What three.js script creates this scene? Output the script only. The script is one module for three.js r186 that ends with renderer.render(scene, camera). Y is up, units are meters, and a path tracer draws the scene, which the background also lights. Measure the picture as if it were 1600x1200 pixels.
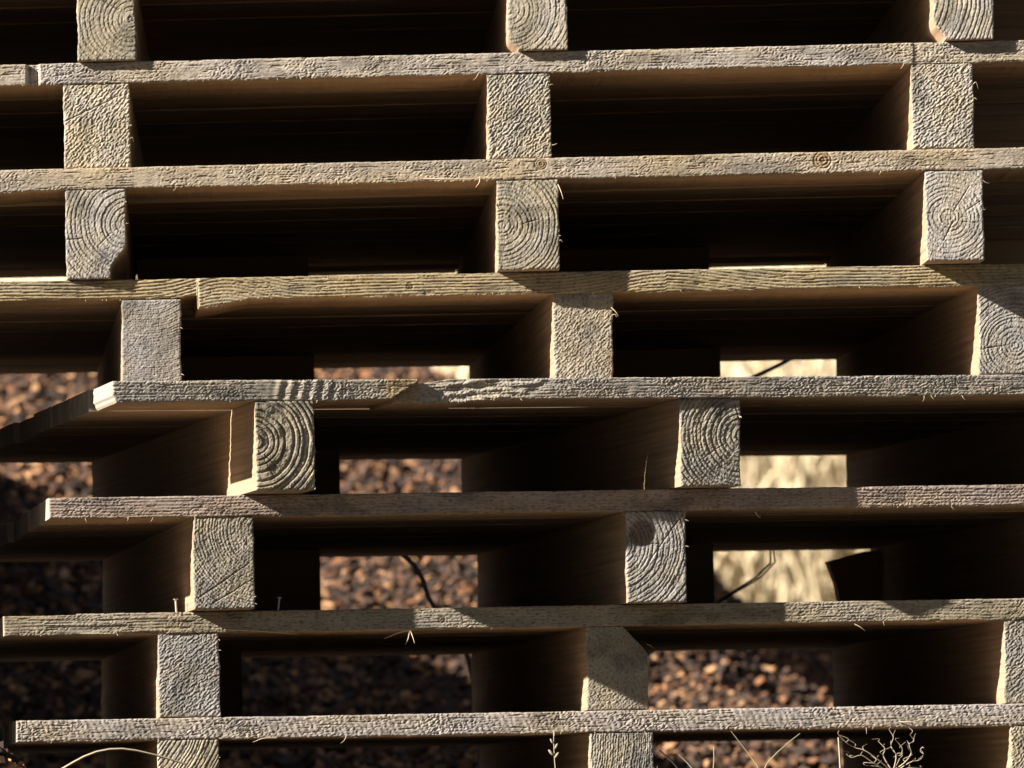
import * as THREE from 'three';
import { mergeGeometries } from 'three/addons/utils/BufferGeometryUtils.js';

// ---------------------------------------------------------------- camera, sky, sun, exposure
const S = 0.00062;                       // metres per photograph pixel on the front face of the stack
const DIST = 5.87, ROLL = 0.0175;        // camera distance to that face, roll
const VX = -100, VY = 1285;              // where the lens axis meets the (1600 x 1200) photograph: a shifted lens
const CAM = new THREE.Vector3((VX - 800) * S, 0.115, DIST);
const scene = new THREE.Scene();
const camera = new THREE.PerspectiveCamera(2 * Math.atan(VY * S / DIST) * 180 / Math.PI, 3400 / 2570, 0.1, 600);
camera.position.copy(CAM);
camera.rotation.z = -ROLL;
camera.setViewOffset(3400, 2570, 1800, 0, 1600, 1200);
camera.focus = DIST - 0.02; camera.userData.fStop = 5.5;
scene.add(camera);

const SUN = new THREE.Vector3(-1, 0.55, 0.32).normalize();   // towards the sun: low, from the left, almost along the front face
{
  const W = 256, H = 128, data = new Float32Array(W * H * 4), d = new THREE.Vector3();
  for (let j = 0; j < H; j++) for (let i = 0; i < W; i++) {
    const lat = ((j + 0.5) / H - 0.5) * Math.PI, lon = ((i + 0.5) / W - 0.5) * 2 * Math.PI;
    d.set(Math.cos(lat) * Math.cos(lon), Math.sin(lat), Math.cos(lat) * Math.sin(lon));
    const up = Math.max(0, d.y), c = Math.max(0, d.dot(SUN));
    const a = Math.pow(1 - up, 3), g = 0.6 * Math.pow(c, 6) + 1.2 * Math.pow(c, 60);
    const k = (j * W + i) * 4;
    data[k] = 0.34 * (1 - a) + 0.60 * a + g;
    data[k + 1] = 0.42 * (1 - a) + 0.58 * a + g * 0.9;
    data[k + 2] = 0.58 * (1 - a) + 0.56 * a + g * 0.72;
    data[k + 3] = 1;
  }
  const sky = new THREE.DataTexture(data, W, H, THREE.RGBAFormat, THREE.FloatType);
  sky.mapping = THREE.EquirectangularReflectionMapping; sky.magFilter = THREE.LinearFilter; sky.needsUpdate = true;
  scene.background = sky; scene.environment = sky;
  scene.environmentIntensity = 0.11; scene.backgroundIntensity = 0.11;
}
const sun = new THREE.DirectionalLight(new THREE.Color().setRGB(1, 0.93, 0.84), 5);
sun.position.copy(SUN).multiplyScalar(20); sun.castShadow = true;
Object.assign(sun.shadow.camera, { left: -6, right: 6, top: 6, bottom: -6, near: 0.5, far: 45 });
sun.shadow.mapSize.set(4096, 4096);
scene.add(sun, sun.target);
const renderer = new THREE.WebGLRenderer();
renderer.toneMapping = THREE.LinearToneMapping;
renderer.toneMappingExposure = 3.05;
renderer.shadowMap.enabled = true;

// ---------------------------------------------------------------- helpers
let seed = 1234567;
const rnd = () => { seed = (seed + 0x6D2B79F5) | 0; let t = Math.imul(seed ^ (seed >>> 15), 1 | seed); t = (t + Math.imul(t ^ (t >>> 7), 61 | t)) ^ t; return ((t ^ (t >>> 14)) >>> 0) / 4294967296; };
const rr = (a, b) => a + (b - a) * rnd();
const PERM = new Uint8Array(512), GX = new Float32Array(256), GY = new Float32Array(256);
{
  const p = [...Array(256).keys()];
  for (let i = 255; i > 0; i--) { const j = Math.floor(rnd() * (i + 1)); [p[i], p[j]] = [p[j], p[i]]; }
  for (let i = 0; i < 512; i++) PERM[i] = p[i & 255];
  for (let i = 0; i < 256; i++) { const a = rnd() * 6.2832; GX[i] = Math.cos(a); GY[i] = Math.sin(a); }
}
function noise(x, y) {                    // gradient noise, about -1..1
  const xi = Math.floor(x), yi = Math.floor(y), fx = x - xi, fy = y - yi;
  const X = xi & 255, Y = yi & 255, u = fx * fx * fx * (fx * (fx * 6 - 15) + 10), v = fy * fy * fy * (fy * (fy * 6 - 15) + 10);
  const a = PERM[PERM[X] + Y], b = PERM[PERM[X + 1] + Y], c = PERM[PERM[X] + Y + 1], e = PERM[PERM[X + 1] + Y + 1];
  const n00 = GX[a] * fx + GY[a] * fy, n10 = GX[b] * (fx - 1) + GY[b] * fy, n01 = GX[c] * fx + GY[c] * (fy - 1), n11 = GX[e] * (fx - 1) + GY[e] * (fy - 1);
  const p = n00 + u * (n10 - n00), q = n01 + u * (n11 - n01);
  return 1.5 * (p + v * (q - p));
}
const fbm = (x, y) => noise(x, y) * 0.6 + noise(x * 2.1 + 7.3, y * 2.1 + 3.1) * 0.3 + noise(x * 4.3 + 1.7, y * 4.3 + 9.2) * 0.15;
const clamp = (x, a = 0, b = 1) => Math.min(b, Math.max(a, x));
const sstep = (a, b, x) => { const t = clamp((x - a) / (b - a)); return t * t * (3 - 2 * t); };
const lerp = (a, b, t) => a + (b - a) * t;
const taken = {};
const numbered = (n) => { const k = taken[n] = (taken[n] ?? -1) + 1; return k ? n + '_' + String(k).padStart(3, '0') : n; };
function part(name, geometry, material, parent) {
  const m = new THREE.Mesh(geometry, material); m.name = name; m.castShadow = m.receiveShadow = true; parent.add(m); return m;
}
function thing(name, label, category, group) {
  const g = new THREE.Group(); g.name = numbered(name); g.userData = { label, category }; if (group) g.userData.group = group; scene.add(g); return g;
}
function structure(name, geometry, material) {
  const m = part(numbered(name), geometry, material, scene); m.userData.kind = 'structure'; return m;
}
const std = (r, g, b, rough = 0.9) => new THREE.MeshStandardMaterial({ color: new THREE.Color().setRGB(r, g, b), roughness: rough });
// a point of the photograph at a world depth z
function at(px, py, z = 0) {
  const dx = px - VX, up = VY - py, k = S * (DIST - z) / DIST;
  return new THREE.Vector3(CAM.x + k * (dx * Math.cos(ROLL) + up * Math.sin(ROLL)), CAM.y + k * (-dx * Math.sin(ROLL) + up * Math.cos(ROLL)), z);
}
const woodMat = new THREE.MeshStandardMaterial({ color: 0xffffff, vertexColors: true, roughness: 0.88 });

// A sawn piece: a finely modelled front face (u across, v up, relief in z) swept back to give its sides.
// o: us, nv, v0, v1, depths, relief(u,v), low(u), high(u), left(v), right(v), face(u,v) -> colour, side(u,v,d,which) -> colour
function sawn(o) {
  const nu = o.us.length - 1, nv = o.nv, pos = [], col = [], idx = [], c = [0, 0, 0];
  const u0 = o.us[0], u1 = o.us[nu];
  const P = new Float32Array((nu + 1) * (nv + 1) * 3);
  for (let j = 0; j <= nv; j++) for (let i = 0; i <= nu; i++) {
    const s = (o.us[i] - u0) / (u1 - u0), t = j / nv, v = lerp(o.v0, o.v1, t);
    const a = u0 + (o.left ? o.left(v) : 0), b = u1 + (o.right ? o.right(v) : 0);
    const u = o.left || o.right ? lerp(a, b, s) : o.us[i];
    const lo = o.v0 + (o.low ? o.low(u) : 0), hi = o.v1 + (o.high ? o.high(u) : 0), vv = lerp(lo, hi, t);
    const e = Math.min(u - a, b - u, vv - lo, hi - vv);
    let z = o.relief(u, vv); if (e < 0.0016) z -= 0.0009 * (1 - e / 0.0016) ** 2;
    const k = (j * (nu + 1) + i) * 3; P[k] = u; P[k + 1] = vv; P[k + 2] = z;
    pos.push(u, vv, z); o.face(u, vv, c); col.push(c[0], c[1], c[2]);
  }
  const id = (i, j) => j * (nu + 1) + i;
  for (let j = 0; j < nv; j++) for (let i = 0; i < nu; i++) { const a = id(i, j), b = id(i + 1, j), d = id(i, j + 1), e = id(i + 1, j + 1); idx.push(a, b, e, a, e, d); }
  const rims = [
    ['low', [...Array(nu + 1).keys()].map((i) => id(i, 0)), 1], ['high', [...Array(nu + 1).keys()].map((i) => id(i, nv)), -1],
    ['left', [...Array(nv + 1).keys()].map((j) => id(0, j)), -1], ['right', [...Array(nv + 1).keys()].map((j) => id(nu, j)), 1]];
  const D = o.depths, nd = D.length;
  for (const [which, rim, turn] of rims) {
    const base = pos.length / 3, n = rim.length;
    for (let k = 0; k < nd; k++) for (let i = 0; i < n; i++) {
      const q = rim[i] * 3; pos.push(P[q], P[q + 1], k ? Math.min(-D[k], P[q + 2] - 0.0004 * k) : P[q + 2]); o.side(P[q], P[q + 1], D[k], which, c); col.push(c[0], c[1], c[2]);
    }
    for (let k = 0; k < nd - 1; k++) for (let i = 0; i < n - 1; i++) {
      const a = base + k * n + i, b = a + 1, d = a + n, e = d + 1;
      if (turn > 0) idx.push(a, e, b, a, d, e); else idx.push(a, b, e, a, e, d);
    }
  }
  const back = pos.length / 3, Z = -D[nd - 1];       // back face
  for (const [i, j] of [[0, 0], [nu, 0], [nu, nv], [0, nv]]) { const q = id(i, j) * 3; pos.push(P[q], P[q + 1], Z); o.side(P[q], P[q + 1], -Z, 'back', c); col.push(c[0], c[1], c[2]); }
  idx.push(back, back + 2, back + 1, back, back + 3, back + 2);
  const g = new THREE.BufferGeometry();
  g.setAttribute('position', new THREE.BufferAttribute(new Float32Array(pos), 3));
  g.setAttribute('color', new THREE.BufferAttribute(new Float32Array(col), 3));
  g.setIndex(pos.length / 3 > 65535 ? new THREE.BufferAttribute(new Uint32Array(idx), 1) : idx);
  g.computeVertexNormals();
  return g;
}
const tint = (c, r, g, b, k) => { c[0] = clamp(r * k, 0.01, 0.9); c[1] = clamp(g * k, 0.01, 0.9); c[2] = clamp(b * k, 0.01, 0.9); };

// ---------------------------------------------------------------- the ground, the bank and a fence added beside it for shade
const CREST = [[-3, 0.9], [-1.2, 1.12], [-0.44, 1.1], [0.33, 0.96], [0.62, 0.78], [0.88, 0.52], [1.0, 0.43], [1.6, 0.36], [3.5, 0.3]];
const crest = (x) => { for (let i = 1; i < CREST.length; i++) if (x < CREST[i][0]) { const [a, h] = CREST[i - 1], [b, k] = CREST[i]; return lerp(h, k, clamp((x - a) / (b - a))); } return 0.3; };
const bankH = (x, z) => {
  const t = z > -5.5 ? sstep(-1.6, -5.5, z) * 0.55 + clamp((-1.6 - z) / 3.9) * 0.45 : 1 - sstep(-5.5, -7.2, z);
  return crest(x) * t * sstep(-3.6, -2.6, x) * (1 - sstep(3.2, 4.2, x)) + 0.05 * fbm(x * 1.7, z * 1.7) * sstep(-1.6, -2.4, z);
};
{
  const g = new THREE.PlaneGeometry(500, 500, 1, 1); g.rotateX(-Math.PI / 2);
  structure('ground', g, std(0.075, 0.058, 0.038, 1));
  const b = new THREE.PlaneGeometry(8, 6.2, 160, 124); b.rotateX(-Math.PI / 2); b.translate(0.2, 0, -4.4);
  const p = b.attributes.position;
  for (let i = 0; i < p.count; i++) p.setY(i, bankH(p.getX(i), p.getZ(i)) - 0.012);
  b.computeVertexNormals();
  structure('bank', b, std(0.05, 0.035, 0.026, 1));
}
const chipGeo = () => {                   // a thin, bent, uneven flake of bark
  const g = new THREE.BoxGeometry(1, 0.3, 0.62, 3, 1, 2), p = g.attributes.position;
  for (let i = 0; i < p.count; i++) {
    const x = p.getX(i), y = p.getY(i), z = p.getZ(i), k = 1 - 0.55 * Math.abs(x * 2) ** 2.2;
    p.setXYZ(i, x, y + 0.22 * x * x - 0.1 * z, z * k + 0.09 * Math.sin(x * 5));
  }
  g.computeVertexNormals(); return g;
};
const CHIP = chipGeo(), chipMat = new THREE.MeshStandardMaterial({ color: 0xffffff, roughness: 0.95 });
const CHIPTONES = [[0.055, 0.029, 0.018], [0.085, 0.042, 0.023], [0.21, 0.095, 0.042], [0.36, 0.195, 0.095], [0.036, 0.022, 0.016], [0.06, 0.033, 0.021], [0.04, 0.026, 0.019], [0.075, 0.04, 0.024]];
function litter(name, label, category, n, place, lo, hi) {
  const m = new THREE.InstancedMesh(CHIP, chipMat, n), M = new THREE.Matrix4(), q = new THREE.Quaternion(), e = new THREE.Euler(), c = new THREE.Color();
  for (let i = 0; i < n; i++) {
    const p = place(); e.set(rr(-0.7, 0.7), rr(0, 6.28), rr(-0.7, 0.7)); q.setFromEuler(e);
    const s = lerp(lo, hi, rnd() ** 1.7); M.compose(p, q, new THREE.Vector3(s, s * rr(0.6, 1.3), s * rr(0.6, 1.1))); m.setMatrixAt(i, M);
    const t = CHIPTONES[rnd() < 0.26 ? 2 + Math.floor(rnd() * 2) : [0, 1, 4, 5, 6, 7][Math.floor(rnd() * 6)]], k = rr(0.7, 1.25); m.setColorAt(i, c.setRGB(t[0] * k, t[1] * k, t[2] * k));
  }
  m.name = name; m.userData = { label, category, kind: 'stuff' }; m.castShadow = m.receiveShadow = true; scene.add(m); return m;
}
litter('bark_chips', 'brown and tan bark chips covering the bank behind the pallets', 'bark chips', 120000, () => {
  const x = rr(-1.0, 1.75), z = rr(-5.65, -1.7); return new THREE.Vector3(x, bankH(x, z) + rr(-0.004, 0.012), z);
}, 0.009, 0.031);

{ // low fence added out of view, left of the bank, to shade its foot
  const f = thing('added_shade_fence', 'low plank fence added out of view to shade the foot of the bark bank', 'fence');
  f.position.set(-0.86, 0, -3.3);
  const m = std(0.25, 0.2, 0.15), pl = new THREE.BoxGeometry(0.025, 0.148, 3.0), po = new THREE.BoxGeometry(0.08, 0.92, 0.08);
  for (let k = 0; k < 6; k++) { const b = part('plank', pl, m, f); b.position.set(0, 0.078 + k * 0.15, 0); }
  for (const z of [-1.4, 0, 1.4]) { const b = part('post', po, m, f); b.position.set(-0.055, 0.46, z); }
}
{ // dry grass standing behind the bank
  const geo = [];
  for (let v = 0; v < 4; v++) {
    const g = new THREE.CylinderGeometry(0.1, 1, 1, 4, 7), p = g.attributes.position, bx = rr(-0.25, 0.25), bz = rr(-0.25, 0.25);
    for (let i = 0; i < p.count; i++) { const t = p.getY(i) + 0.5; p.setXYZ(i, p.getX(i) * 0.006 + bx * t * t, t, p.getZ(i) * 0.0025 + bz * t * t); }
    g.computeVertexNormals(); geo.push(g);
  }
  const N = 520, mat = std(1, 1, 1, 0.75);
  const holder = new THREE.Group(); holder.name = 'dry_grass'; holder.userData = { label: 'pale straw coloured dry grass standing beyond the bank', category: 'dry grass', kind: 'stuff' }; scene.add(holder);
  for (let v = 0; v < 4; v++) {
    const m = new THREE.InstancedMesh(geo[v], mat, N), M = new THREE.Matrix4(), q = new THREE.Quaternion(), e = new THREE.Euler(), c = new THREE.Color();
    for (let i = 0; i < N; i++) {
      const x = rr(-0.4, 3.6), z = rr(-13, -9.5), h = rr(0.9, 2.1), k = rr(1.5, 4.5);
      e.set(rr(-0.08, 0.08), rr(0, 6.28), rr(-0.1, 0.1)); q.setFromEuler(e);
      M.compose(new THREE.Vector3(x, -0.02, z), q, new THREE.Vector3(k, h, k)); m.setMatrixAt(i, M);
      const b = rr(0.75, 1.15), t = rnd() < 0.12 ? 0.45 : 1; m.setColorAt(i, c.setRGB(0.7 * b * t, 0.58 * b * t, 0.37 * b * t));
    }
    m.name = 'stalks'; m.castShadow = m.receiveShadow = true; m.userData.kind = 'stuff'; holder.add(m);
  }
  const hg = new THREE.PlaneGeometry(14, 8, 60, 30); hg.rotateX(-Math.PI / 2); hg.translate(1.5, 0, -16.5);
  const p = hg.attributes.position;
  for (let i = 0; i < p.count; i++) p.setY(i, -0.05 + 3.4 * sstep(-12.6, -18, p.getZ(i)) * (1 - sstep(4, 8.4, Math.abs(p.getX(i) - 1.5))) + 0.06 * fbm(p.getX(i) * 2, p.getZ(i) * 2));
  hg.computeVertexNormals(); structure('hillside', hg, std(0.62, 0.53, 0.38, 1));
}

// ---------------------------------------------------------------- the pallets
// p: deck top y in the photograph at x = 800, deck thickness th, front z (photograph pixels) at x = 780, vx: where its depth lines meet,
// left end of the deck, stringers [left x, right x, ring centre x, y, ring period mm, ring mm, saw mm, saw angle]
const PALLETS = [
  { top: -265, th: 34, z: 60, vx: 100, end: -115, st: [[115, 210, 150, -150, 4, .3, .2, .8], [790, 885, 800, -150, 4, .3, .2, .8], [1460, 1555, 1500, -150, 4, .3, .2, .8]], grain: [.3, .1], tone: [.42, .36, .28],
    label: 'weathered pallet on top of the whole stack', coarse: true },
  { top: -92, th: 35, z: 72, vx: 430, end: -105, st: [[120, 211, 205, 30, 5.0, .42, .12, .8], [793, 886, 795, 15, 4.6, .40, .12, .4], [1458, 1552, 1385, -5, 5.2, .45, .1, .2]], grain: [.3, .1], tone: [.42, .37, .29],
    label: 'weathered pallet whose front deck edge lies over the topmost stringer ends' },
  { top: 81, th: 34, z: 58, vx: 410, end: -127, st: [[99, 203, 215, 200, 5, .2, .42, .75], [762, 860, 700, 60, 4, .15, .55, .72], [1425, 1522, 1400, 160, 4, .12, .5, .9]], grain: [.34, .1], tone: [.42, .37, .30],
    label: 'weathered pallet with coarsely sawn stringer ends under a jointed deck edge' },
  { top: 247, th: 34, z: 65, vx: 320, end: -123, st: [[102, 196, 198, 348, 5.4, .5, .15, .5], [777, 873, 785, 352, 4.6, .5, .14, .4], [1447, 1538, 1482, 340, 4.2, .34, .14, .3]], grain: [.26, .06], tone: [.42, .35, .255],
    label: 'weathered pallet with two round knots in its front deck edge' },
  { top: 425, th: 33, z: 31, vx: -90, end: -35, st: [[190, 283, 225, 395, 2.8, .26, .14, 1.5], [865, 958, 840, 640, 3.2, .2, .3, .8], [1530, 1623, 1588, 540, 4.2, .42, .15, .5]], grain: [.1, .45], tone: [.42, .34, .20],
    label: 'weathered pallet with yellowish wavy grain and a broken step in its deck edge' },
  { top: 590, th: 34, z: 147, vx: -1440, end: 176, st: [[400, 492, 398, 690, 5.9, 1.15, .04, .4], [1065, 1158, 1160, 680, 4.8, .6, .16, .6], [1758, 1851, 1810, 690, 5, .4, .2, .6]], grain: [.36, .14], tone: [.40, .36, .30],
    label: 'weathered pallet turned askew in the stack with a splintered break in its front board' },
  { top: 767, th: 34, z: 63, vx: -725, end: 76, st: [[302, 397, 410, 828, 3.6, .38, .18, .72], [980, 1073, 960, 850, 5.0, .55, .14, .5], [1690, 1785, 1730, 860, 5, .4, .2, .5]], grain: [.24, .24], tone: [.41, .325, .255],
    label: 'weathered pallet with a dark knot in its middle stringer end' },
  { top: 947, th: 34, z: 0, vx: -400, end: 5, st: [[247, 343, 420, 1180, 4.0, .1, .36, .9], [917, 1013, 880, 1120, 4.2, .14, .25, .9], [1570, 1665, 1540, 1020, 4.2, .15, .36, .8]], grain: [.26, .2], tone: [.36, .31, .225],
    label: 'weathered pallet with bent nails on its deck and a chamfered middle stringer end' },
  { top: 1112, th: 35, z: 10, vx: -340, end: 25, st: [[247, 343, 140, 1090, 4.4, .85, .06, .75], [923, 1022, 720, 1150, 3.6, .4, .25, .3], [1580, 1675, 1500, 1200, 4, .3, .3, .8]], grain: [.32, .08], tone: [.43, .38, .325],
    label: 'weathered pallet with dry weeds growing in front of it' },
  { top: 1287, th: 34, z: 2, vx: -300, end: 40, st: [[262, 357, 300, 1360, 4, .3, .2, .8], [935, 1030, 900, 1360, 4, .3, .2, .8], [1600, 1695, 1600, 1360, 4, .3, .2, .8]], grain: [.3, .1], tone: [.42, .36, .28],
    label: 'weathered pallet on the ground under the whole stack', coarse: true },
];
const LEN = 1.172, BW = 0.109, GAP = 0.009, NB = 8, DEEP = NB * BW + (NB - 1) * GAP;
// plain deck boards for behind the front one, in a few variants of tone and warp
const boardGeos = [0, 1, 2, 3].map((v) => {
  const g = new THREE.BoxGeometry(LEN, 0.0212, BW, 90, 1, 8), p = g.attributes.position, col = [];
  const b = [[.32, .225, .14], [.34, .245, .155], [.29, .21, .14], [.33, .235, .15]][v];
  for (let i = 0; i < p.count; i++) {
    const x = p.getX(i), y = p.getY(i), z = p.getZ(i);
    p.setXYZ(i, x + (Math.abs(x) > LEN / 2 - 0.001 ? 0.0015 * noise(z * 60 + v * 9, y * 200) : 0), y - 0.0005 * Math.abs(noise(x * 9 + v * 5, z * 40)), z + (Math.abs(z) > BW / 2 - 0.001 ? 0.0016 * noise(x * 7 + v * 31, z * 3) : 0));
    const k = 0.86 + 0.35 * noise(x * 5 + v * 17, z * 240 + y * 90) + 0.15 * noise(x * 22, z * 90 + v); const w = Math.abs(x) > LEN / 2 - 0.001 ? 1 : 0;
    col.push(lerp(b[0], .30, w) * k, lerp(b[1], .26, w) * k, lerp(b[2], .21, w) * k);
  }
  g.setAttribute('color', new THREE.Float32BufferAttribute(col, 3)); g.computeVertexNormals(); return g;
});
const worn = 0.00007;
PALLETS.forEach((p, n) => {
  const o = at(780, p.top, p.z * S); p.turn = (VX - p.vx) * S / DIST; p.origin = o;
  const ax = new THREE.Vector3(Math.cos(p.turn), 0, -Math.sin(p.turn)), nn = new THREE.Vector3(Math.sin(p.turn), 0, Math.cos(p.turn));
  p.hit = (px, py, back = 0) => { const q = at(px, py).sub(CAM), t = (o.clone().sub(CAM).dot(nn) - back) / q.dot(nn), h = q.multiplyScalar(t).add(CAM); return [h.clone().sub(o).dot(ax), h.y]; };
  p.yTop = p.hit(800, p.top)[1]; p.yLow = p.hit(800, p.top + p.th)[1];
});
PALLETS.forEach((p, n) => { p.yBase = n < PALLETS.length - 1 ? PALLETS[n + 1].yTop + 0.0002 : 0.0; });

const fibre = (pts, r0, r1 = 0.00008) => {
  const g = new THREE.TubeGeometry(new THREE.CatmullRomCurve3(pts), Math.max(6, pts.length * 3), r0, 4), q = g.attributes.position, ns = Math.max(6, pts.length * 3);
  const cv = new THREE.CatmullRomCurve3(pts), c = new THREE.Vector3();
  for (let i = 0; i < q.count; i++) { const t = Math.floor(i / 5) / ns; cv.getPointAt(clamp(t), c); const k = lerp(1, r1 / r0, t ** 1.5); q.setXYZ(i, c.x + (q.getX(i) - c.x) * k, c.y + (q.getY(i) - c.y) * k, c.z + (q.getZ(i) - c.z) * k); }
  g.computeVertexNormals(); return g;
};
const fibreMat = std(0.55, 0.44, 0.30, 0.8), nailMat = new THREE.MeshStandardMaterial({ color: new THREE.Color().setRGB(0.45, 0.4, 0.35), roughness: 0.5, metalness: 0.4 });

function deckFeatures(n, u2p, H) {
  // relief in metres, outline changes and knots of each front board, at their place along the board (photograph pixels x, fraction up t)
  const knots = { 2: [[845, 256, 9], [1285, 250, 13]], 6: [[690, 968, 5]], 3: [[640, 447, 5]] }[n] || [];
  const add = (x, t, u, v) => {
    let z = 0;
    if (n === 1) { if (x > 40 && x < 63) z -= 0.006 * sstep(40, 44, x) * (1 - sstep(58, 63, x)); if (x > 1428) z -= 0.0007; if (x > 1413 && x < 1428) z += 0.0004; }
    if (n === 3) { z -= 0.0045 * (1 - sstep(306, 311 + 4 * noise(t * 6, 2), x)) * sstep(120, 280, x + 60); }
    if (n === 4) {
      const line = 600 + 50 * t + 5 * noise(t * 7, 3);                // the break: the wood right of it has torn away
      if (x > line) z -= 0.0075 * (1 - sstep(line + 30, line + 260, x + 30 * noise(x / 20, t * 5)));
      if (x < line && x > line - 60) z += 0.0012 * sstep(line - 60, line, x) - 0.003 * t * sstep(line - 60, line, x);
      if (x > 640 && x < 860) z += 0.0019 * noise(x / 55 - t * 3.2, t * 6) * sstep(640, 680, x) * (1 - sstep(780, 860, x));
    }
    if (n === 6 && x < 300) z += 0.0011 * noise(x / 90, t * 5) * sstep(40, 80, x);
    return z;
  };
  const low = (x) => (n === 3 ? (x < 308 ? 0.0012 + 0.0025 * sstep(280, 300, x) : -0.0085 * (1 - sstep(312, 400, x)) - 0.0012) : 0) + (n === 4 ? (x > 520 && x < 605 ? 0.001 : x >= 605 && x < 720 ? -0.0024 : 0) : 0) + (n === 2 && x < 100 ? -0.002 * (1 - x / 100) : 0);
  const high = (x) => (n === 4 && x > 645 && x < 700 ? -0.0035 * (1 - sstep(645, 700, x)) : 0) + (n === 6 && x < 120 ? -0.0012 : 0);
  const yv = (py) => py; void yv;
  return { add, low, high, knots };
}
PALLETS.forEach((p, m) => {
  const n = m - 1, g = thing('wooden_pallet', p.label, 'pallet', 'weathered wooden pallets in the stack');
  g.position.set(p.origin.x, p.yBase, p.origin.z); g.rotation.y = p.turn;
  const Y = (y) => y - p.yBase, v0 = Y(p.yLow), v1 = Y(p.yTop), H = v1 - v0, so = n * 13.7;
  const uEnd = p.hit(p.end, p.top)[0], uA = p.hit(0, p.top)[0], uB = p.hit(1600, p.top)[0], u2p = (u) => (u - uA) / (uB - uA) * 1600;
  const f = deckFeatures(n, u2p, H), [worm, long] = p.grain, T = p.tone.map((c, i) => c * [0.76, 0.77, 0.83][i]);
  // front board
  const us = [], ua = uEnd, ub = uEnd + LEN, fine = p.coarse || n === 0 ? 0.008 : 0.00072;
  for (let u = ua; u < ub - 1e-6;) { us.push(u); const x = u2p(u); u += x > -25 && x < 1625 ? fine : 0.01; } us.push(ub);
  const kn = f.knots.map(([x, y, r]) => [p.hit(x, y)[0], Y(p.hit(x, y)[1]), r * S]);
  const grainPhase = (u, v) => {            // long grain running along the board, bending in places
    const x = u2p(u); let b = 0.0035 * noise(u * 3.2 + so, 0.5) + 0.0012 * noise(u * 14 + so, v * 40);
    if (n === 3) b += 0.016 * Math.exp(-(((x - 1040) / 110) ** 2)) * (x < 1040 ? 1 : 0.9) + 0.014 * Math.exp(-(((x - 350) / 70) ** 2));
    return (v - b) / 0.0031;
  };
  const relief = (u, v) => {
    const x = u2p(u), t = (v - v0) / H, a = u * 1000, b = v * 1000;
    const wp = 1.3 * noise(a / 7 + so, b / 6 + 31), w1 = noise((a + 2 * wp) / 4.0 + so, (b + 2 * wp) / 1.7), w2 = noise(a / 2.4 + 40 + so, b / 2.0 + 9), w3 = noise(a / 9 + so, b / 7);
    const patch = clamp(0.72 + 0.75 * noise(a / 42 + so, b / 30 + 3.3), 0.15, 1.3), fis = noise(a / 26 + so + 50, b / 1.15);
    let z = worm * 0.0017 * (patch * (1.0 * (1 - 2.4 * Math.abs(w1)) + 0.5 * w2) + 0.4 * w3) - 0.0009 * sstep(0.42, 0.62, fis);
    const ph = grainPhase(u, v); z += long * 0.0016 * (Math.pow(0.5 + 0.5 * Math.cos(6.2832 * ph), 1.6) + 0.4 * noise(a / 14 + so, b / 1.3));
    if (n === 4 && x > 410 && x < 540) z += 0.00055 * Math.sin((x - 9 * t) / 19 * 6.2832) * sstep(410, 430, x) * (1 - sstep(500, 540, x));
    if (n === 7) z += 0.00018 * Math.sin((a + b * 0.5) / 6.5 * 6.2832 + 2 * w3);
    for (const [ku, kv, kr] of kn) { const d = Math.hypot(u - ku, (v - kv) * 1.0), q = d / kr; if (q < 1.6) { z += -0.0009 * Math.exp(-(((q - 1) / 0.12) ** 2)) + (q < 1 ? 0.0004 * Math.cos(q * 14) - 0.0002 : 0); } }
    return z + f.add(x, t, u, v);
  };
  const face = (u, v, c) => {
    const a = u * 1000, b = v * 1000, ph = n === 3 || long > 0.18 ? Math.pow(0.5 + 0.5 * Math.cos(6.2832 * grainPhase(u, v)), 2) : 0;
    let k = 0.94 + 0.2 * noise(a / 45 + so, b / 14) + 0.13 * noise(a / 6 + so, b / 1.6) + 0.12 * noise(a / 2.4, b / 2.1 + so) - 0.2 * ph * (n === 3 ? 1.5 : 0.6);
    const warm = 0.5 + 0.9 * noise(a / 80 + 5 + so, b / 24);
    const st = sstep(0.1, 0.55, fbm(a / 70 + so * 2, b / 26 + 8)), fr = n === 4 ? sstep(585, 600, u2p(u)) * (1 - sstep(640, 655, u2p(u))) : 0; k *= (1 - 0.38 * st) * (1 - 0.42 * sstep(0.2, 0.5, noise(a / 5 + 70, b / 1.5 + so)));
    tint(c, T[0] * (1 + 0.06 * warm), T[1] * (1 - 0.16 * fr), T[2] * (1 - 0.16 * warm) * (1 - 0.4 * fr), k);
    for (const [ku, kv, kr] of kn) { const q = Math.hypot(u - ku, v - kv) / kr; if (q < 1.1) { const m = 1 - sstep(0.9, 1.1, q), r = 0.72 + 0.14 * Math.cos(q * 15); c[0] *= lerp(1, r, m); c[1] *= lerp(1, r * 0.88, m); c[2] *= lerp(1, r * 0.72, m); } }
  };
  const side = (u, v, d, which, c) => {
    if (which === 'left' || which === 'right') { const k = 0.95 + 0.2 * noise(v * 900, d * 300 + so); tint(c, .36, .31, .24, k); return; }
    const k = 0.9 + 0.3 * noise(u * 6 + so, d * 260) + 0.14 * noise(u * 40, d * 120 + so); tint(c, .37, .255, .15, k);
  };
  const left = n === 4 ? (v) => 0.0007 * noise(v * 330, 5.1) + 0.0035 * Math.max(0, (v0 + 0.007 - v) / 0.007) : null;
  const low = (u) => f.low(u2p(u)) + 0.0005 * noise(u * 160 + so, 1.5) + 0.0006 * noise(u * 24 + so, 7.7) + 0.0003 * noise(u * 480, so);
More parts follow.
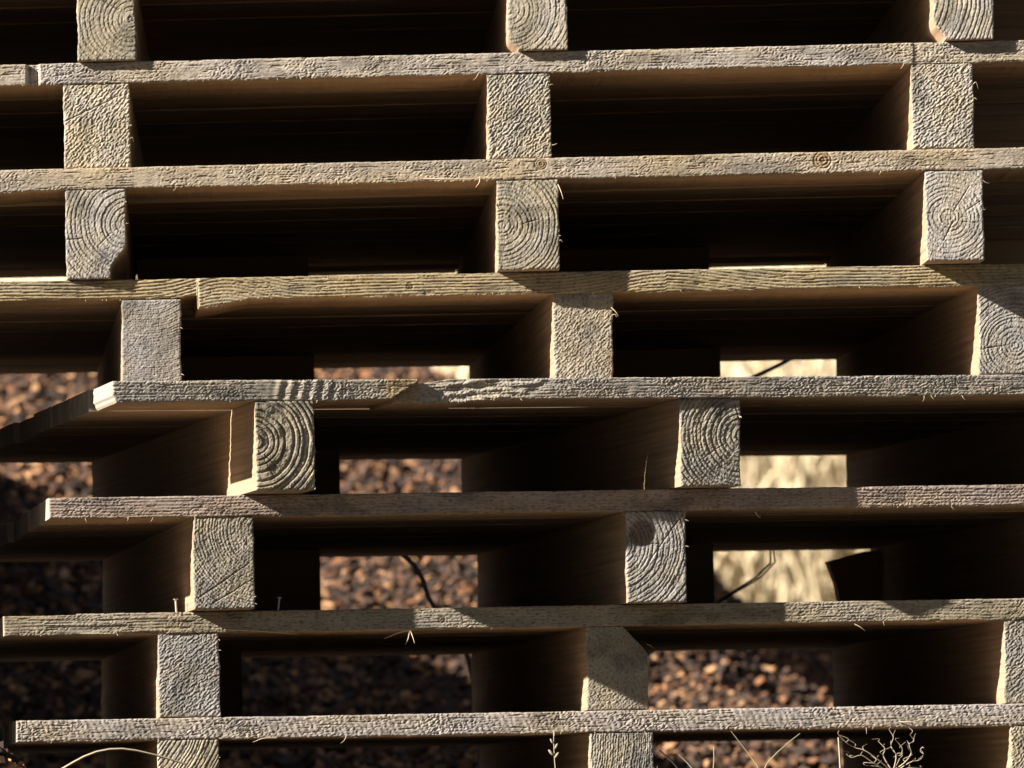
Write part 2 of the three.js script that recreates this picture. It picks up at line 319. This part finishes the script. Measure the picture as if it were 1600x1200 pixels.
  const high = (u) => f.high(u2p(u)) - 0.0003 - 0.0004 * Math.abs(noise(u * 140 + so, 4.5)) - 0.0006 * Math.abs(noise(u * 17 + so, 2.2));
  part('deck_board', sawn({ us, nv: p.coarse || n === 0 ? 4 : 34, v0, v1, depths: [0, .0015, .006, .015, .03, .045, .06, .075, .09, BW], relief, low, high, left, face, side }), woodMat, g);
  for (let k = 1; k < NB; k++) {
    const b = part('deck_board', boardGeos[(k * 3 + n) % 4], woodMat, g);
    b.position.set(ua + LEN / 2 + rr(-0.004, 0.004), (v0 + v1) / 2, -(k + 0.5) * BW - k * GAP + (k === 1 ? 0.003 : 0)); b.rotation.y = k === 1 && n === 4 ? -0.01 : rr(-0.002, 0.002);
  }
  // stringers
  p.st.forEach(([xl, xr, cx, cy, per, ring, saw, ang], s) => {
    const ym = p.top + p.th + 60, [a] = p.hit(xl, ym), [b] = p.hit(xr, ym), [cu, cvw] = p.hit(cx, cy), cv = Y(cvw), ss = so + s * 5.3 + 2;
    const back = (n === 4 && s === 1) || (n === 5 && s === 1) ? -0.004 : n === 4 ? -0.0004 : -0.0012, hgt = v0 - 0.0002, N = p.coarse ? [8, 8] : [96, 132];
    const TB = rr(0.78, 1.08), TW = rr(-0.8, 1);
    const knot = n === 5 && s === 1 ? (() => { const h = p.hit(1004, 832); return [h[0], Y(h[1]), 20 * S]; })() : null;
    const cracks = { '2,2': [[1490, 345, 1475, 375, .5], [1490, 330, 1515, 290, .4]], '5,0': [[310, 935, 390, 880, .5], [330, 945, 395, 905, .4], [308, 830, 345, 850, .4]], '1,0': [[100, 190, 185, 150, .5], [110, 205, 160, 235, .35]], '5,1': [[1020, 870, 1070, 800, .5]], '2,0': [[104, 375, 130, 372, .4]], '1,1': [[768, 245, 774, 232, 1.2]] }[n + ',' + s] || [];
    const cr = cracks.map(([x1, y1, x2, y2, w]) => { const h = p.hit(x1, y1), q = p.hit(x2, y2); return [h[0], Y(h[1]), q[0], Y(q[1]), w * 0.001]; });
    if (ring > 0.3 && !p.coarse) for (let k = 0; k < 3; k++) { const t = rr(0, 6.28), r1 = rr(0.004, 0.02), r2 = r1 + rr(0.012, 0.034); cr.push([cu + r1 * Math.cos(t), cv + r1 * Math.sin(t), cu + r2 * Math.cos(t + 0.1), cv + r2 * Math.sin(t + 0.1), rr(0.0002, 0.00038)]); }
    const rel = (u, v) => {
      const x = u * 1000, y = v * 1000, wr = 1.1 * noise(x / 22 + ss, y / 22) + 0.2 * noise(x / 5 + ss, y / 5);
      const r = Math.hypot(u - cu, (v - cv)) * 1000 + wr, ph = r / per * (1 + 0.0015 * r) + 0.7 * noise(r / 16, ss) + (n === 4 ? 0.07 : 0.18) * noise(r / 4.7, ss + 3);
      let z = ring * 0.0015 * sstep(0.12, 0.7, Math.abs(Math.cos(3.1416 * ph))) * clamp(0.72 + 0.5 * noise(x / 13 + 3 + ss, y / 13) + 0.55 * noise(Math.round(ph) * 0.73, ss + 8), 0.1, 1.4);
      const sa = (x * Math.cos(ang) - y * Math.sin(ang)) / 3.3 + 0.6 * noise(x / 5 + ss, y / 5), sb = noise((x * Math.sin(ang) + y * Math.cos(ang)) / 4.2 + ss, (x * Math.cos(ang) - y * Math.sin(ang)) / 2.0);
      z += saw * 0.0015 * (0.55 * Math.sin(6.2832 * sa) * (0.6 + 0.6 * sb) + 0.55 * sb);
      z += (0.0001 + 0.0006 * saw) * (1 - 2.4 * Math.abs(noise(x / 2.5 + ss, y / 2.5))) + 0.0002 * noise(x / 1.5, y / 1.5 + ss) + 0.00024 * noise(x / 4.4, y / 4.4 + ss);
      if (knot) { const q = Math.hypot(u - knot[0], v - knot[1]) / knot[2]; if (q < 1.5) { const m = 1 - sstep(0.85, 1.15, q); z = z * (1 - m) + m * (0.0003 * Math.cos(q * 12) + 0.0002 * noise(x / 2, y / 2)) - 0.0012 * Math.exp(-(((q - 1.02) / 0.1) ** 2)); } }
      for (const [x1, y1, x2, y2, w] of cr) { const dx = x2 - x1, dy = y2 - y1, t = clamp(((u - x1) * dx + (v - y1) * dy) / (dx * dx + dy * dy)), d = Math.hypot(u - x1 - dx * t, v - y1 - dy * t + 0.0005 * noise(t * 9, ss)); z -= 0.0016 * Math.exp(-((d / w) ** 2)); }
      return z + back;
    };
    const fc = (u, v, c) => {
      const x = u * 1000, y = v * 1000, wr = 1.1 * noise(x / 22 + ss, y / 22) + 0.2 * noise(x / 5 + ss, y / 5), r = Math.hypot(u - cu, v - cv) * 1000 + wr;
      const ph = r / per * (1 + 0.0015 * r) + 0.7 * noise(r / 16, ss) + (n === 4 ? 0.07 : 0.18) * noise(r / 4.7, ss + 3), lw = Math.pow(0.5 + 0.5 * Math.cos(6.2832 * ph), 2);
      const k = 0.93 + 0.22 * noise(x / 26 + ss, y / 26) + 0.16 * noise(x / 3 + ss, y / 3) + 0.1 * noise(x / 1.7, y / 1.7 + ss) + 0.42 * (lw - 0.55) * Math.min(1, ring * 2), warm = 0.4 + noise(x / 30 + 9, y / 30 + ss);
      const st = sstep(0.05, 0.5, fbm(x / 34 + ss * 3, y / 34)), sp2 = sstep(0.25, 0.55, noise(x / 2.4 + 30, y / 2.4 + ss)); const kk = k * TB * (1 - 0.38 * st) * (1 - 0.42 * sp2);
      tint(c, .335 * (1 + 0.05 * warm + 0.04 * TW), .305, .26 * (1 - 0.13 * warm - 0.12 * TW), kk);
      if (knot) { const q = Math.hypot(u - knot[0], v - knot[1]) / knot[2], m = 1 - sstep(0.85, 1.1, q); c[0] *= 1 - 0.45 * m; c[1] *= 1 - 0.55 * m; c[2] *= 1 - 0.6 * m; }
    };
    const sd = (u, v, d, which, c) => { const k = 0.9 + 0.26 * noise(v * 300 + u * 160 + ss, d * 5) + 0.12 * noise(v * 800, d * 30 + ss); tint(c, .36, .255, .16, k); };
    const edge = (q) => (v) => 0.0005 * noise(v * 220 + ss, q) + 0.0009 * noise(v * 40 + ss, q + 4);
    let left = edge(1.5), right = edge(6.5); const l0 = left, r0 = right;
    if (n === 2 && s === 0) right = (v) => r0(v) - 0.0115 * (1 - sstep(0.008, 0.03, v)) - 0.003 * sstep(0.035, 0.02, v);
    if (n === 0 && s === 2) left = (v) => l0(v) + 0.011 * (1 - sstep(0, 0.022, v)) ** 1.5;
    if (n === 0 && s === 1) left = (v) => l0(v) + 0.009 * (1 - sstep(0, 0.012, v));
    if (n === 6 && s === 1) right = (v) => r0(v) - 0.024 * clamp((v - (hgt - 0.026)) / 0.026);
    const U = []; for (let i = 0; i <= N[0]; i++) U.push(lerp(a, b, i / N[0]));
    const rg = p.coarse ? () => 0 : rel;
    part('stringer', sawn({ us: U, nv: N[1], v0: 0, v1: hgt, depths: [0, .0015, .006, .018, .035, .055, .08, .11, .15, .2, .28, .38, .5, .64, DEEP - 0.006], relief: rg, left, right,
      low: p.coarse ? null : (u) => 0.0004 * Math.abs(noise(u * 200 + ss, 3)), face: fc, side: sd }), woodMat, g);
  });
});

// pieces that belong to single pallets
const addTo = (n) => { const p = PALLETS[n + 1]; return { p, g: scene.children.filter((o) => o.name.startsWith('wooden_pallet'))[n + 1], L: (px, py, front = 0.001) => { const [u, y] = p.hit(px, py, -front); return new THREE.Vector3(u, y - p.yBase, front); } }; };
for (const [n, list] of [[2, [[0, 480], [1, 1107], [2, 1660]]], [3, [[0, 490], [1, 1125]]], [4, [[0, 530]]], [5, [[0, 500], [1, 1115]]], [6, [[0, 378]]]]) {
  const { p, g } = addTo(n);
  for (const [s, px] of list) {             // short lengths nailed beside the far end of a stringer
    const b = p.hit(p.st[s][1], p.top + 90)[0] + 0.003, e = p.hit(px, p.top + 100, 0.74)[0], h = p.yLow - p.yBase - 0.0006, q = new THREE.BoxGeometry(e - b, h, DEEP - 0.76, 4, 4, 20), col = [];
    const a = q.attributes.position;
    for (let i = 0; i < a.count; i++) { const k = 0.9 + 0.3 * noise(a.getY(i) * 200 + n, a.getZ(i) * 6); col.push(.32 * k, .225 * k, .14 * k); }
    q.setAttribute('color', new THREE.Float32BufferAttribute(col, 3));
    part('companion_stringer', q, woodMat, g).position.set((b + e) / 2, h / 2 + 0.0002, -0.74 - (DEEP - 0.76) / 2);
  }
}
{ // a thin batten nailed under the far deck board
  const { p, g } = addTo(2);
  for (let i = 0; i < 2; i++) { const a = p.hit(p.st[i][1], p.top + 90)[0] + 0.17, b = p.hit(p.st[i + 1][0], p.top + 90)[0] - 0.002, w = new THREE.BoxGeometry(b - a, 0.0055, 0.05); part('batten', w, std(.33, .235, .15), g).position.set((a + b) / 2, p.yLow - p.yBase - 0.0031, -DEEP + 0.03); }
}
{ // a split board hanging under the far end of a pallet
  const { p, g } = addTo(5), back = DEEP - 0.05, sh = new THREE.Shape();
  [[1294, 877], [1352, 861], [1376, 861], [1376, 958], [1316, 958], [1308, 915]].forEach(([x, y], i) => { const [u, w] = p.hit(x, y, back); sh[i ? 'lineTo' : 'moveTo'](u, w - p.yBase); });
  const q = new THREE.ExtrudeGeometry(sh, { depth: 0.018, bevelEnabled: false }); q.translate(0, 0, -back - 0.018);
  part('split_board', q, std(.32, .225, .14), g);
}
{ // two nails standing out of a deck
  const { p, g } = addTo(6);
  for (const [x, lean] of [[277, 0.05], [436, -0.12]]) {
    const [u] = p.hit(x, 950), q = mergeGeometries([new THREE.CylinderGeometry(0.001, 0.001, 0.013, 8).translate(0, 0.0065, 0), new THREE.CylinderGeometry(0.0026, 0.0022, 0.001, 10).translate(0, 0.0133, 0)]);
    const m = part('nail', q, nailMat, g); m.position.set(u, p.yTop - p.yBase - 0.001, -0.012); m.rotation.z = lean;
  }
}
const V = (x, y, z) => new THREE.Vector3(x, y, z);
for (let n = 1; n <= 7; n++) {              // torn fibres along the sawn edges
  const { p, g, L } = addTo(n), list = [], v0 = p.yLow - p.yBase;
  for (let k = 0; k < 10; k++) {
    const x = rr(20, 1590), a = L(x, p.top + p.th); a.y = v0 + 0.0005; if (a.x < p.hit(p.end, p.top)[0]) continue;
    const l = 0.0015 + 0.006 * rnd() ** 3, dx = rr(-1, 1) * l;
    list.push(fibre([a.clone(), a.clone().add(V(dx * 0.3, -l * 0.5, 0.0012)), a.clone().add(V(dx, -l, rr(0, 0.002)))], rr(0.00016, 0.0003)));
  }
  p.st.forEach(([xl, xr]) => { for (let k = 0; k < 2; k++) {
    const y = rr(0.004, v0 - 0.004), a = L(xr - 1, p.top + 90); a.y = y; a.z = -0.0015; const l = 0.0015 + 0.005 * rnd() ** 2;
    list.push(fibre([a.clone(), a.clone().add(V(l * 0.6, rr(-0.5, 0.5) * l, 0.001)), a.clone().add(V(l, rr(-0.9, 0.5) * l, 0.0015))], rr(0.0002, 0.00038)));
  } });
  const long = { 2: [[[660, 279], [700, 280], [790, 277]], [[750, 277], [749, 285], [743, 293]], [[872, 288], [877, 300], [880, 311]]], 3: [[[955, 480], [962, 487], [966, 494]]], 6: [[[350, 984], [400, 986], [466, 991]], [[640, 985], [625, 988], [600, 998]], [[640, 985], [638, 997], [633, 1008]], [[641, 985], [645, 995], [648, 1006]], [[1335, 975], [1345, 980], [1352, 986]]],
    7: [[[432, 1153], [410, 1154], [395, 1160]], [[1405, 1128], [1420, 1128], [1445, 1124]]], 5: [[[1180, 800], [1184, 806], [1189, 809]]], 1: [[[1450, 120], [1460, 126], [1466, 134]]] }[n] || [];
  for (const pts of long) list.push(fibre(pts.map(([x, y], i) => L(x, y, 0.0012 + 0.002 * (i % 2))), 0.0006, 0.00015));
  part('splinters', mergeGeometries(list), fibreMat, g).userData.kind = 'stuff';
}

{ // the stack that stands to the left: it keeps the sun out of this one's far left side
  const g0 = new THREE.BoxGeometry(0.06, 1, DEEP - 0.01), m = std(.24, .18, .12), bm = new THREE.BoxGeometry(LEN, 0.0212, BW);
  const zs = [0.02, 0.02, 0.03, 0.03, 0.085, 0.085, 0.01, 0.064, 0.03, 0.02];
  PALLETS.forEach((p, i) => {
    const g = thing('wooden_pallet', 'plain pallet of the separate side stack, ' + ['topmost', 'second from top', 'third from top', 'fourth from top', 'fifth from top', 'fifth from the ground', 'fourth from the ground', 'third from the ground', 'second from the ground', 'resting on the ground'][i], 'pallet', 'weathered pallets of the side stack');
    const h = p.yLow - p.yBase; g.position.set(at(-150, 600).x - LEN / 2, p.yBase, zs[i]);
    for (let k = 0; k < NB; k++) part('deck_board', bm, m, g).position.set(0, p.yTop - p.yBase - 0.0106, -(k + 0.5) * BW - k * GAP);
    for (const x of [-0.41, 0, 0.41]) { const q = part('stringer', g0, m, g); q.scale.y = h - 0.0004; q.position.set(x, h / 2, -DEEP / 2 - 0.001); }
  });
}

// ---------------------------------------------------------------- weeds
const straw = std(0.30, 0.25, 0.17, 0.8), greenish = std(0.2, 0.2, 0.1, 0.7), darkStem = std(0.035, 0.026, 0.022, 0.7);
const path = (pts, z) => pts.map(([x, y, dz = 0]) => at(x, y, z + dz));
{
  const b = thing('bramble', 'dark arching bramble stems behind the stack', 'bramble');
  const o = at(900, 1468, -1.0); b.position.set(o.x, 0, o.z);
  for (const [pts, r] of [[[[750, 1478], [745, 1100], [720, 1000], [690, 965], [673, 942], [657, 897], [632, 868], [600, 850]], 0.0032], [[[968, 1482], [985, 1050], [1060, 985], [1120, 940], [1168, 911], [1193, 892], [1207, 874], [1203, 850]], 0.0015], [[[970, 1482], [990, 1050], [1064, 990], [1126, 940], [1172, 912], [1199, 894], [1212, 874], [1206, 848]], 0.0013], [[[965, 1482], [985, 1050], [1010, 900], [1090, 700], [1140, 612], [1188, 584], [1246, 556], [1290, 520]], 0.0028]])
    part('stem', fibre(path(pts, -1.0).map((q) => q.sub(b.position)), r, r * 0.8), darkStem, b);
}
const weed = (name, label, category, baseX, z, list) => {
  const g = thing(name, label, category), o = at(baseX, 1300, z); g.position.set(o.x, 0, z);
  for (const [pn, pts, r, mat, tip] of list) part(pn, fibre(path(pts, z).map((q) => q.sub(g.position)), r * 0.75, (tip ?? r * 0.3) * 0.75), mat, g);
  return g;
};
const G0 = 1472;
weed('dry_stalk', 'pale bent straw stalk arching before a stringer end', 'stalk', 30, 0.13, [['stem', [[20, G0], [40, 1330], [70, 1225], [110, 1194], [150, 1175], [190, 1170], [240, 1179], [291, 1194]], 0.0019, straw, 0.0012]]);
const sp = weed('seed_stalk', 'thin dry weed stalk with small seed buds', 'stalk', 872, 0.10, [['stem', [[874, G0], [872, 1300], [869, 1215], [866, 1180], [865, 1143]], 0.0011, straw, 0.0005]]);
for (const [x, y, s, t] of [[862, 1158, .8, .5], [869, 1166, .9, -.5], [861, 1176, 1.1, .7], [870, 1180, 1, -.6], [866, 1147, .7, 0]]) {
  const b = new THREE.SphereGeometry(0.0018 * s, 8, 6); b.scale(0.7, 1.9, 0.7); b.rotateZ(t); const q = at(x, y, 0.10).sub(sp.position); b.translate(q.x, q.y, q.z); part('bud', b, straw, sp);
}
weed('grass_tuft', 'sparse tuft of green and straw grass blades under the deck edge', 'grass tuft', 1185, 0.11, [
  ['blade', [[1190, G0], [1192, 1300], [1186, 1202], [1165, 1172], [1142, 1142]], 0.0017, straw, 0.0004], ['blade', [[1186, G0], [1184, 1300], [1192, 1205], [1215, 1175], [1250, 1146]], 0.0018, greenish, 0.0004],
  ['blade', [[1150, G0], [1120, 1260], [1085, 1204], [1064, 1182], [1060, 1178]], 0.0024, straw, 0.0008], ['blade', [[1140, G0], [1118, 1300], [1114, 1210], [1116, 1180], [1115, 1166]], 0.0011, straw, 0.0005], ['blade', [[1130, G0], [1090, 1250], [1055, 1195], [1030, 1172]], 0.0028, darkStem, 0.001]]);
weed('dry_stalk', 'straight upright straw stalk beside the twisted dry plant', 'stalk', 1314, 0.09, [['stem', [[1318, G0], [1316, 1300], [1313, 1200], [1310, 1152]], 0.0015, straw, 0.0011]]);
{
  const L = [['stem', [[1400, G0], [1396, 1320], [1398, 1240], [1396, 1200]], 0.003, straw, 0.0024]];
  const mains = [[[1396, 1205], [1400, 1180], [1392, 1165], [1396, 1152], [1389, 1140]], [[1398, 1203], [1415, 1190], [1424, 1175], [1420, 1163], [1428, 1158], [1422, 1148]], [[1400, 1205], [1425, 1190], [1436, 1188], [1443, 1178], [1438, 1171]], [[1394, 1206], [1370, 1185], [1350, 1172], [1335, 1168], [1322, 1160], [1311, 1149]], [[1392, 1208], [1365, 1192], [1345, 1180], [1330, 1184], [1322, 1178]], [[1395, 1206], [1380, 1180], [1383, 1170], [1372, 1158]], [[1396, 1206], [1406, 1185], [1410, 1170], [1403, 1160]], [[1393, 1208], [1372, 1198], [1352, 1196]], [[1400, 1208], [1420, 1200], [1440, 1200]]];
  for (const m of mains) { L.push(['twig', m.map(([x, y], i) => [x, y, 0.006 * Math.sin(x + i)]), 0.0009, straw, 0.0003]);
    for (let k = 1; k < m.length; k++) { const [x, y] = m[k]; L.push(['twig', [[x, y, 0.006 * Math.sin(x + k)], [x + rr(-6, 6), y - rr(2, 6), rr(-0.004, 0.004)], [x + rr(-13, 13), y - rr(2, 13), rr(-0.006, 0.006)]], 0.00045, straw, 0.0002]); } }
  weed('dry_plant', 'twisted branching dry plant in front of the lowest bay', 'dead plant', 1396, 0.10, L);
}
{
  const c = at(-25, 1200, 0.1), h = at(0, 1170, 0.1).y;
  const g = new THREE.SphereGeometry(1, 24, 12, 0, 6.2832, 0, 1.57); g.scale(0.07, h, 0.08);
  const m = structure('mound', g, std(0.05, 0.035, 0.026, 1)); m.position.set(c.x, 0, 0.1);
  litter('bark_heap', 'small heap of brown bark flakes beside the lowest deck end', 'bark chips', 900, () => { const a = rr(0, 6.28), q = Math.sqrt(rnd()), y = Math.sqrt(1 - q * q); return V(c.x + 0.07 * q * Math.cos(a), h * y + rr(-0.002, 0.004), 0.1 + 0.08 * q * Math.sin(a)); }, 0.008, 0.022);
}

renderer.render(scene, camera);
